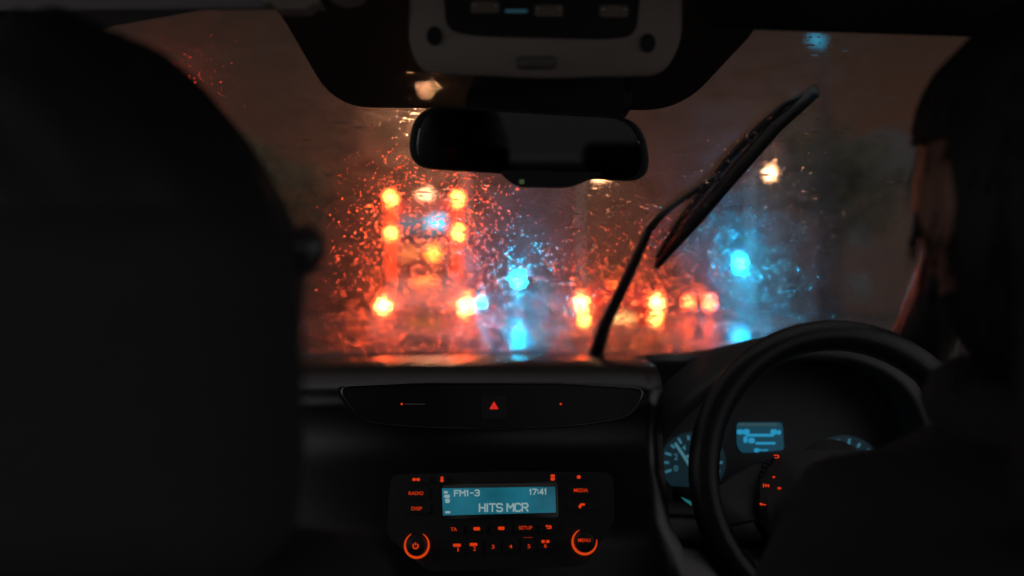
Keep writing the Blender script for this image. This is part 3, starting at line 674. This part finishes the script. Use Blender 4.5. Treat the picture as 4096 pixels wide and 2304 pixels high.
# --- instrument binnacle
IB = CP('instrument_cluster', 'blue lit instrument cluster behind the steering wheel')
def binnacle():
    front = [(2636, 1900), (2638, 1830), (2665, 1760), (2725, 1690), (2815, 1605), (2930, 1525), (3080, 1470), (3260, 1445), (3450, 1470), (3600, 1560), (3680, 1700), (3700, 1900)]
    f = [P(u, v, 1.24) for u, v in smooth_line(front, 5)]; mid = f[len(f) // 2]
    def off(r, dy, s, dz=0):
        cx = f[len(f) // 2 - 1].x + .02
        return [Vector((cx + (p.x - cx) * s, p.y + dy, .93 + (p.z - .93) * s + dz)) for p in r]
    lip = off(f, -.005, 1.03, .004); back = off(f, .16, 1.10, .012); far = [Vector((p.x, 1.66, min(p.z, 1.055))) for p in off(f, .4, 1.04)]
    bm = B(); loft(bm, [off(f, .10, .97), f, lip, off(f, .015, 1.10, .008), back, far], closed_ring=False); CS('hood', bm, M_BLACK, IB, True)
    pl = Plane(P(3100, 1750, 1.325), (0, -1, .18))
    face = [(2560, 2000), (2560, 1700), (2700, 1540), (3100, 1440), (3600, 1500), (3740, 1700), (3740, 2000)]
    bm = B(); plate(bm, pl, face, -.012, .012); CS('dial_face', bm, mat('dial_face', (.05, .06, .07), .5), IB)
    def dial(cu, cv, R, a0, a1, ticks, needle, glow):
        k = 1; bm = B(); plate(bm, pl, [(cu + R * math.cos(q * math.pi / 20), cv + R * .93 * math.sin(q * math.pi / 20)) for q in range(40)], .0005, .001, 0)
        for i in range(ticks):
            a = math.radians(a0 + (a1 - a0) * i / (ticks - 1)); uu, vv = cu + R * .80 * math.cos(a), cv - R * .76 * math.sin(a)
            L_ = 9 if i % 2 else 13
            dx, dy = math.cos(a), -math.sin(a); plate(bm, pl, [(uu - dx * L_ - dy * 5, vv - dy * L_ + dx * 5), (uu + dx * L_ - dy * 5, vv + dy * L_ + dx * 5), (uu + dx * L_ + dy * 5, vv + dy * L_ - dx * 5), (uu - dx * L_ + dy * 5, vv - dy * L_ - dx * 5)], .0018, .0006, 1)
            if i % 2 == 0:
                un, vn = cu + R * .55 * math.cos(a), cv - R * .52 * math.sin(a); text(bm, str(i), pl, un - 8, vn - 12, un + 8, vn + 12, .0025, 0, 1)
        CS('dial', bm, [lamp('dial_glow', (.010, .030, .042), glow * .55), lamp('dial_ticks', (.06, .26, .38), .5)], IB)
        bm = B(); a, b = needle; d = Vector((b[0] - a[0], b[1] - a[1])).normalized(); px, py = -d.y * 7, d.x * 7
        plate(bm, pl, [(a[0] - px, a[1] - py), (b[0] - px * .7, b[1] - py * .7), (b[0] + px * .7, b[1] + py * .7), (a[0] + px, a[1] + py)], .004, .001); CS('needle', bm, lamp('needle_glow', (.10, .34, .42), .5), IB)
    dial(2772, 1850, 132, 200, -20, 12, ((2782, 1895), (2700, 1772)), .8)
    dial(3375, 1880, 150, 200, -20, 12, ((3375, 1880), (3440, 1950)), .7)
    bm = B(); plate(bm, pl, [(2745, 1820), (2830, 1822), (2830, 1832), (2745, 1830)], .0045, .001); CS('needle', bm, lamp('needle_glow'[:], (.10, .34, .42), .5), IB)
    bm = B(); plate(bm, pl, roundpoly([(2946, 1690), (3128, 1690), (3135, 1800), (3060, 1808), (2965, 1812), (2946, 1780)], 14, 4), .0005, .002, 0)
    for (u, v, w, h, r, mi) in ((3030, 1698, 160, 12, 5, 2), (2960, 1728, 26, 20, 8, 1), (2985, 1728, 26, 22, 8, 1), (3040, 1741, 110, 11, 4, 1), (3095, 1728, 26, 22, 8, 1), (3116, 1730, 16, 18, 7, 1), (2982, 1758, 16, 26, 6, 1), (3006, 1762, 26, 22, 9, 1), (3062, 1773, 80, 10, 4, 1), (3026, 1801, 20, 16, 7, 1), (3052, 1800, 40, 6, 2, 1)):
        plate(bm, pl, rrect(u, v, w, h, r), .003, .0006, mi)
    CS('trip_display', bm, [lamp('trip_glow', (.006, .05, .08), .9), lamp('trip_bars', (.02, .34, .62), .75), lamp('trip_dim', (.03, .08, .1), .8)], IB)
    # shelf of the recess that the display lights blue
binnacle()
# --- steering wheel
SW = CP('steering_wheel', 'black steering wheel on the right with small red lit control marks')
def swheel():
    D = 1.12; c = P(3372, 1905, D); tilt = math.radians(12)
    ex = Vector((1, 0, 0)); ey = Vector((0, math.sin(tilt), math.cos(tilt))); n = ex.cross(ey).normalized()   # towards the driver
    if n.y > 0: n = -n
    R = .1565
    bm = B(); pts = [c + ex * R * math.cos(a) + ey * R * 1.03 * math.sin(a) for a in [k * 2 * math.pi / 72 for k in range(72)]]
    tube(bm, pts, .0176, 16, closed=True, up=n, flat=1.0); CS('rim', bm, M_LEATHER, SW, True)
    bm = B(); tube(bm, [c + ex * (R - .016) * math.cos(a) + ey * (R * 1.03 - .016) * math.sin(a) - n * .004 for a in [k * 2 * math.pi / 72 for k in range(72)]], .0018, 6, closed=True, up=n); CS('stitching', bm, M_TRIM, SW, True)
    pl = Plane(c + n * .018, n)
    bm = B(); hub = roundpoly([(3040, 1850), (3200, 1800), (3540, 1800), (3700, 1850), (3680, 2100), (3560, 2230), (3180, 2230), (3040, 2100)], 70, 5)
    prism(bm, [pl.at(u, v, 0) for u, v in hub], n * -.05); bmesh.ops.bevel(bm, geom=list(bm.edges), offset=.006, segments=3, affect='EDGES'); CS('hub', bm, M_BLACK, SW, True)
    for q in ([(2810, 1960), (3060, 1840), (3060, 2080), (2860, 2120)], [(3930, 1960), (3690, 1840), (3690, 2080), (3890, 2120)], [(3270, 2220), (3480, 2220), (3450, 2480), (3300, 2480)]):
        bm = B(); prism(bm, [pl.at(u, v, -.008) for u, v in roundpoly(q, 25, 4)], n * -.016); bmesh.ops.bevel(bm, geom=list(bm.edges), offset=.004, segments=2, affect='EDGES'); CS('spoke', bm, M_BLACK, SW, True)
    pk = Plane(c + n * .0182, n); off = .0006
    marks = []
    def mk(polys):
        bm = B()
        for p_ in polys: plate(bm, pk, p_, off, .0005)
        CS('control_marking', bm, M_RED, SW)
    mk([[(3095, 1819), (3112, 1819), (3117, 1823), (3117, 1829), (3112, 1833), (3098, 1833), (3098, 1829), (3110, 1829), (3112, 1826), (3110, 1823), (3095, 1823)]])
    mk([[(3088, 1905), (3102, 1905), (3095, 1914)]])
    mk([[(3052, 1934), (3056, 1934), (3056, 1950), (3052, 1950)], [(3057, 1942), (3066, 1935), (3066, 1949)], [(3066, 1942), (3076, 1936), (3076, 1950)]])
    mk([[(3111, 1948), (3118, 1948), (3118, 1958), (3111, 1958)], [(3120, 1950), (3125, 1950), (3125, 1956), (3120, 1956)]])
    mk([[(3036, 2015), (3046, 2010), (3046, 2014), (3064, 2018), (3063, 2022), (3046, 2019), (3047, 2024)]])
    bm = B(); tube(bm, [c - n * .03, c - n * .22 - Vector((0, 0, .04))], [.045, .05], 20); CS('column', bm, M_BLACK, SW, True)
swheel()
# indicator stalk with a lit teal mark
bm = B(); a = P(3000, 2010, 1.21); b = P(2690, 1975, 1.22); tube(bm, [a, (a + b) / 2 + Vector((0, 0, .004)), b], [.009, .008, .0095], 12); C('indicator_stalk', bm, M_BLACK, smooth=True)
bm = B(); prism(bm, [P(u, v, 1.205) for u, v in ((2724, 1989), (2742, 1996), (2772, 2010), (2785, 2016), (2780, 2026), (2764, 2022), (2738, 2003))], (0, .002, 0)); C('stalk_marking', bm, lamp('teal_mark', (.015, .13, .13), .9), label='small teal lit mark on the stalk')

# --- wiper on the outside of the glass
WP = CP('windscreen_wiper', 'long black wiper raised across the right half of the wet glass')
def wiper():
    def g(u, v, off): return GLASS.at(u, v, .005 + off)
    bm = B(); tube(bm, [g(2372, 1440, .013), g(2420, 1290, .013), g(2520, 1080, .012), g(2600, 905, .012)], [.0145, .0115, .0082, .006], 12, flat=.75, up=NN)
    tube(bm, [g(2600, 905, .012), g(2650, 850, .015), g(2760, 770, .018), g(2860, 700, .018)], [.0078, .0055, .0048, .0045], 10, flat=.8, up=NN); CS('arm', bm, M_RUBBER, WP, True)
    bm = B(); tube(bm, [g(2627, 1050, .007), g(2800, 850, .009), g(2960, 660, .010), g(3110, 490, .009), g(3262, 355, .006)], [.0055, .0076, .008, .007, .006], 8, flat=1.4, up=NN); CS('blade', bm, M_RUBBER, WP, True)
    bm = B(); tube(bm, [g(2632, 1020, .010), g(2700, 905, .018), g(2800, 775, .024), g(2930, 615, .025), g(3050, 490, .020), g(3140, 410, .012), g(3262, 350, .010)], [.004, .0055, .0066, .0066, .005, .0036, .004], 8, flat=.8, up=NN); CS('yoke', bm, M_RUBBER, WP, True)
    for (u, v, u2, v2) in ((2720, 870, 2752, 905), (2860, 690, 2895, 735), (2990, 540, 3025, 585), (3110, 430, 3135, 465)):
        bm = B(); tube(bm, [g(u, v, .022), g(u2, v2, .011)], .003, 8, up=NN); CS('bracket', bm, M_RUBBER, WP, True)
wiper()
def beads():
    m = bpy.data.materials.new('water_bead'); m.use_nodes = True; t = m.node_tree; t.nodes.clear()
    o = t.nodes.new('ShaderNodeOutputMaterial'); g = t.nodes.new('ShaderNodeBsdfGlass'); g.inputs['IOR'].default_value = 1.2; g.inputs['Roughness'].default_value = .26
    t.links.new(g.outputs[0], o.inputs[0]); rnd = random.Random(5); bm = B()
    line = [(2627, 1050), (2800, 850), (2960, 660), (3110, 490)]
    for k in range(90):
        i = rnd.randrange(3); f = rnd.random(); u = line[i][0] * (1 - f) + line[i + 1][0] * f; v = line[i][1] * (1 - f) + line[i + 1][1] * f
        s_ = rnd.choice((rnd.uniform(-85, -5), rnd.uniform(-60, -10), rnd.uniform(30, 62))); c = GLASS.at(u + s_ * .75, v + s_ * .66, -.001 if s_ > 0 else rnd.uniform(-.0015, .0))
        q = rnd.uniform(.0009, .0026); bmesh.ops.create_icosphere(bm, subdivisions=2, radius=q, matrix=Matrix.Translation(GLASS.at(u + s_ * .75, v + s_ * .66, .006 + q)) @ Matrix.Diagonal((1.1, 1, .8, 1)))
    o_ = CS('water_drops', bm, m, WP, True); o_['kind'] = 'stuff'
beads()
bm = B(); tube(bm, [(-.66, 1.83, 1.02), (0, 1.86, 1.022), (.70, 1.83, 1.02)], .03, 10); C('cowl_panel', bm, M_BLACK, smooth=True)

# --- seats
def seat(cx, name, label):
    p = CP('seat', label)
    def cush(name_, c, s, rx=0, bev=.04):
        bm = B(); box(bm, (0, 0, 0), s, bev=bev); bmesh.ops.transform(bm, matrix=Matrix.Translation(c) @ Matrix.Rotation(rx, 4, 'X'), verts=bm.verts); CS(name_, bm, M_SEAT, p, True)
    cush('headrest', (cx, .46, 1.105), (.31, .10, .17), math.radians(8))
    cush('backrest', (cx, .52, .75), (.40, .14, .56), math.radians(10), .05)
    cush('cushion', (cx, .80, .44), (.50, .52, .15), 0, .05)
    for dx in (-.06, .06):
        bm = B(); tube(bm, [(cx + dx, .48, .98), (cx + dx, .46, 1.08)], .006, 8); CS('headrest_post', bm, M_TRIM, p, True)
seat(-.255, 'l', 'front passenger seat on the left'); seat(.40, 'r', "driver's seat on the right")

# ================================================================ PEOPLE
def skinned(name, joints, bones, parent, m, sub=2, label=None):
    me = bpy.data.meshes.new(name); keys = list(joints); ix = {k: i for i, k in enumerate(keys)}
    me.from_pydata([joints[k][0] for k in keys], [(ix[a], ix[b]) for a, b in bones], [])
    o = bpy.data.objects.new(name, me); COL.objects.link(o)
    sk = o.modifiers.new('s', 'SKIN'); sv = me.skin_vertices[0] if me.skin_vertices else None
    if sv is None:
        bm = bmesh.new(); bm.from_mesh(me); bm.verts.layers.skin.verify(); bm.to_mesh(me); bm.free(); sv = me.skin_vertices[0]
    for k in keys:
        r = joints[k][1]; sv.data[ix[k]].radius = r if isinstance(r, tuple) else (r, r)
    sv.data[0].use_root = True
    ss = o.modifiers.new('u', 'SUBSURF'); ss.levels = sub; ss.render_levels = sub
    dg = bpy.context.evaluated_depsgraph_get(); me2 = bpy.data.meshes.new_from_object(o.evaluated_get(dg))
    bpy.data.objects.remove(o); o = bpy.data.objects.new(name, me2); COL.objects.link(o); me2.materials.clear(); me2.materials.append(m)
    for p_ in me2.polygons: p_.use_smooth = True
    if parent: o.parent = parent
    if label: o['label'] = label
    return o
def head_mesh(bm, c, r, face, turn=0, tilt=0):
    """a head: skull, brow, nose, lips, chin and ears; looks towards +y turned by 'turn'"""
    allv = bmesh.ops.create_uvsphere(bm, u_segments=48, v_segments=32, radius=1)['verts']
    for v in allv:
        x, y, z = v.co
        w = .78 * (1 - .22 * max(0, -z) ** 1.3); dd = .95 * (1 - .12 * max(0, -z))
        X, Y, Z = x * w, y * dd, z * 1.16
        if y > 0:
            g = lambda cx, cz, sx_, sz_: math.exp(-((x - cx) / sx_) ** 2 - ((z - cz) / sz_) ** 2)
            Y += .20 * g(0, -.16, .11, .20) + .06 * g(0, .0, .07, .2) - .07 * (g(.30, .03, .14, .10) + g(-.30, .03, .14, .10)) + .05 * g(0, .16, .5, .08)
            Y += .045 * g(0, -.46, .2, .05) + .04 * g(0, -.56, .18, .05) + .10 * g(0, -.82, .25, .14)
        v.co = (X, Y, Z)
    for sd in (-1, 1):
        ev = bmesh.ops.create_uvsphere(bm, u_segments=16, v_segments=12, radius=1)['verts']; allv = allv + ev
        for v in ev:
            x, y, z = v.co; v.co = (sd * .80 + x * .09 + sd * .07 * abs(y), -.02 + y * .16, -.05 + z * .28 - .02 * y)
    M = Matrix.Translation(c) @ Matrix.Rotation(tilt, 4, 'Y') @ Matrix.Rotation(turn, 4, 'Z') @ Matrix.Scale(r, 4)
    bmesh.ops.transform(bm, matrix=M, verts=allv)
def hair_mesh(bm, c, r, turn=0, front=.35, low=-.45, tilt=0, side=.75):
    bmesh.ops.create_uvsphere(bm, u_segments=48, v_segments=32, radius=1); bm.verts.ensure_lookup_table(); rnd = random.Random(3)
    kill = []
    for v in bm.verts:
        x, y, z = v.co
        if (y > front and z < .45 + .2 * x) or z < low or (abs(x) > side and y > -.05 and z < .2): kill.append(v)
        n_ = 1 + .02 * math.sin(11 * x + 5 * z) + .02 * math.sin(17 * y + 9 * x) + rnd.uniform(-.006, .006)
        v.co = (x * .86 * n_, y * 1.04 * n_ - .02, z * 1.24 * n_)
    bmesh.ops.delete(bm, geom=kill, context='VERTS'); bm.verts.ensure_lookup_table()
    bmesh.ops.solidify(bm, geom=list(bm.faces), thickness=.05)
    for k in range(0 if low == -.95 else 420):                          # loose strands over the surface and past its edges
        th, z = rnd.uniform(math.pi * .92, math.pi * 2.08), rnd.uniform(-.8, .95); q = math.sqrt(1 - z * z)
        p = [Vector((q * math.cos(th + j * rnd.uniform(-.03, .05)) * .88, q * math.sin(th) * 1.06 - .02 + .015 * j, z * 1.25 - j * rnd.uniform(.03, .10))) * (1.0 + .012 * j * rnd.random()) for j in range(5)]
        tube(bm, p, [.011, .011, .010, .007, .003], 4)
    bmesh.ops.transform(bm, matrix=Matrix.Translation(c) @ Matrix.Rotation(tilt, 4, 'Y') @ Matrix.Rotation(turn, 4, 'Z') @ Matrix.Scale(r, 4), verts=bm.verts)
def hand(joints, bones, root, w, d, side, s=1.0):
    """palm, four unequal bent fingers and a thumb; w wrist point, d forward direction"""
    d = Vector(d).normalized(); lat = d.cross(Vector((0, 0, 1))).normalized() * side; dn = Vector((0, 0, -1))
    joints['palm' + root] = (w + d * .045, (.026, .014)); bones.append((root, 'palm' + root))
    for i, (o_, L_) in enumerate(((-.026, .062), (-.009, .072), (.009, .067), (.026, .052))):
        a = w + d * .085 + lat * o_; b = a + (d * .9 + dn * .35) * L_ * .45; c2 = b + (d * .55 + dn * .85) * L_ * .35; e2 = c2 + (d * .05 + dn) * L_ * .25
        nm = 'f%d%s' % (i, root); joints[nm + 'a'] = (a, .0095); joints[nm + 'b'] = (b, .0085); joints[nm + 'c'] = (c2, .0078); joints[nm + 'd'] = (e2, .0066)
        bones += [('palm' + root, nm + 'a'), (nm + 'a', nm + 'b'), (nm + 'b', nm + 'c'), (nm + 'c', nm + 'd')]
    t1 = w + d * .03 - lat * .03; t2 = t1 + (d * .7 - lat * .6) * .035 + dn * .01; t3 = t2 + (d * .9 + dn * .4) * .026
    joints['t1' + root] = (t1, .011); joints['t2' + root] = (t2, .0095); joints['t3' + root] = (t3, .008)
    bones += [(root, 't1' + root), ('t1' + root, 't2' + root), ('t2' + root, 't3' + root)]
def person(label, pelvis, chest, neck, headc, r, turn, shL, shR, elL, elR, wrL, wrR, dL, dR, group=None, tilt=0, hood=False):
    t = thing('person', label, 'person', (pelvis[0], pelvis[1], 0)); inv = Matrix.Translation((-pelvis[0], -pelvis[1], 0))
    V = Vector; J = {}; Bn = []
    px, py, pz = pelvis
    J['pel'] = (V(pelvis), (.15, .11)); J['bel'] = ((V(pelvis) * .5 + V(chest) * .5), (.14, .11)); J['che'] = (V(chest), (.16, .12)); J['nb'] = (V(neck), .06); J['nt'] = (V(headc) - V((0, 0, r * .55)), .055)
    Bn += [('pel', 'bel'), ('bel', 'che'), ('che', 'nb'), ('nb', 'nt')]
    for s_, sh, el, wr in (('L', shL, elL, wrL), ('R', shR, elR, wrR)):
        J['sh' + s_] = (V(sh), .062); J['el' + s_] = (V(el), .042); J['wr' + s_] = (V(wr), .027)
        Bn += [('che', 'sh' + s_), ('sh' + s_, 'el' + s_), ('el' + s_, 'wr' + s_)]
        sg = -1 if s_ == 'L' else 1
        J['hip' + s_] = (V((px + sg * .09, py + .05, pz - .02)), .09); J['kn' + s_] = (V((px + sg * .12, py + .50, pz + .04)), .062); J['an' + s_] = (V((px + sg * .12, py + .72, .16)), .042); J['toe' + s_] = (V((px + sg * .12, py + .90, .12)), .035)
        Bn += [('pel', 'hip' + s_), ('hip' + s_, 'kn' + s_), ('kn' + s_, 'an' + s_), ('an' + s_, 'toe' + s_)]
    body = skinned('body', J, Bn, None, M_COAT); 
    bm = bmesh.new(); bm.from_mesh(body.data); nf = len(bm.faces); hb = bmesh.new()
    # face and ears in skin, joined to the same mesh
    head_mesh(hb, V(headc), r, 1, turn, tilt)
    hm = bpy.data.meshes.new('h'); hb.to_mesh(hm); hb.free(); bm.from_mesh(hm); bpy.data.meshes.remove(hm)
    bm.faces.ensure_lookup_table()
    for f in bm.faces[nf:]: f.material_index = 1; f.smooth = True
    bm.to_mesh(body.data); bm.free(); body.data.materials.append(M_SKIN); body.parent = t; body.matrix_parent_inverse = inv
    for s_, wr, d, sg in (('L', wrL, dL, -1), ('R', wrR, dR, 1)):
        J3 = {'w' + s_: (V(wr), .025)}; B3 = []; hand(J3, B3, 'w' + s_, V(wr), d, sg); hd = skinned('hand', J3, B3, None, M_SKIN, 1); hd.parent = t; hd.matrix_parent_inverse = inv
    bm = B(); hair_mesh(bm, V(headc), r * (1.09 if hood == 1 else 1.0), turn, tilt=tilt, **(dict(front=2, low=-.95, side=9) if hood == 1 else dict(front=.12, low=-.9, side=9) if hood else {})); h = obj('hair', bm, M_HAIR, None, True); h.parent = t; h.matrix_parent_inverse = inv
    # collar
    bm = B(); n_ = V(neck); tube(bm, [n_ + V((.075 * math.cos(a), .07 * math.sin(a), .012 + .01 * math.sin(a))) for a in [k * math.pi / 10 for k in range(20)]], .026, 10, closed=True); co = obj('collar', bm, M_COAT, None, True); co.parent = t; co.matrix_parent_inverse = inv
    return t
hcL = P(470, 985, .60)
person('passenger in dark clothes on the left, a black silhouette with one ear catching light', (-.26, .72, .55), (-.26, .66, .90), (-.25, .64, 1.02), hcL, .106, math.radians(-4),
       (-.42, .66, .96), (-.165, .66, .93), (-.46, .78, .72), (-.19, .80, .68), (-.36, 1.02, .62), (-.24, 1.0, .60), (.2, 1, 0), (-.2, 1, 0), tilt=math.radians(-26), hood=True)
pas = [o for o in bpy.data.objects if o.name.startswith('person')][0]
bm = B(); e0 = P(1222, 1000, .575)
bmesh.ops.create_uvsphere(bm, u_segments=20, v_segments=14, radius=1, matrix=Matrix.Translation(e0) @ Matrix.Rotation(math.radians(8), 4, 'Y') @ Matrix.Diagonal((.0115, .010, .0145, 1)))
ea = obj('ear', bm, mat('ear_in_shadow', (.06, .055, .06), .3, spec=.7), None, True); ea.parent = pas; ea.matrix_parent_inverse = Matrix.Translation(-pas.location)
hcR = P(4240, 790, .68)
person('driver in dark clothes on the right, cheek lit faintly pink beside the pillar', (.40, .76, .55), (.41, .72, .93), (.395, .70, 1.06), hcR, .112, math.radians(14),
       (.245, .72, .985), (.57, .72, .98), (.15, .70, .77), (.62, .88, .76), (.20, .96, .66), (.53, 1.06, .85), (.25, 1, -.1), (-.2, 1, .1), hood=2)
person('person in the back seat holding a camera, a dark shape in the mirror', (-.02, -.30, .50), (-.02, -.28, .92), (-.02, -.24, 1.02), Vector((-.02, -.21, 1.15)), .105, 0,
       (-.19, -.27, .97), (.16, -.27, .97), (-.22, -.14, .80), (.21, -.13, .82), (-.09, -.05, 1.02), (.105, -.05, 1.06), (.35, .3, .9), (-.25, .2, 1), hood=True)
t = thing('camera', 'black camera held up by the person in the back seat', 'camera', (0, -.06, 1.10))
bm = B(); box(bm, (0, -.02, .045), (.135, .06, .09), bev=.01); obj('camera_body', bm, M_BLACK, t, True)
bm = B(); tube(bm, [(0, .0, .05), (0, .045, .05)], .034, 28); obj('lens', bm, M_BLACK, t, True)
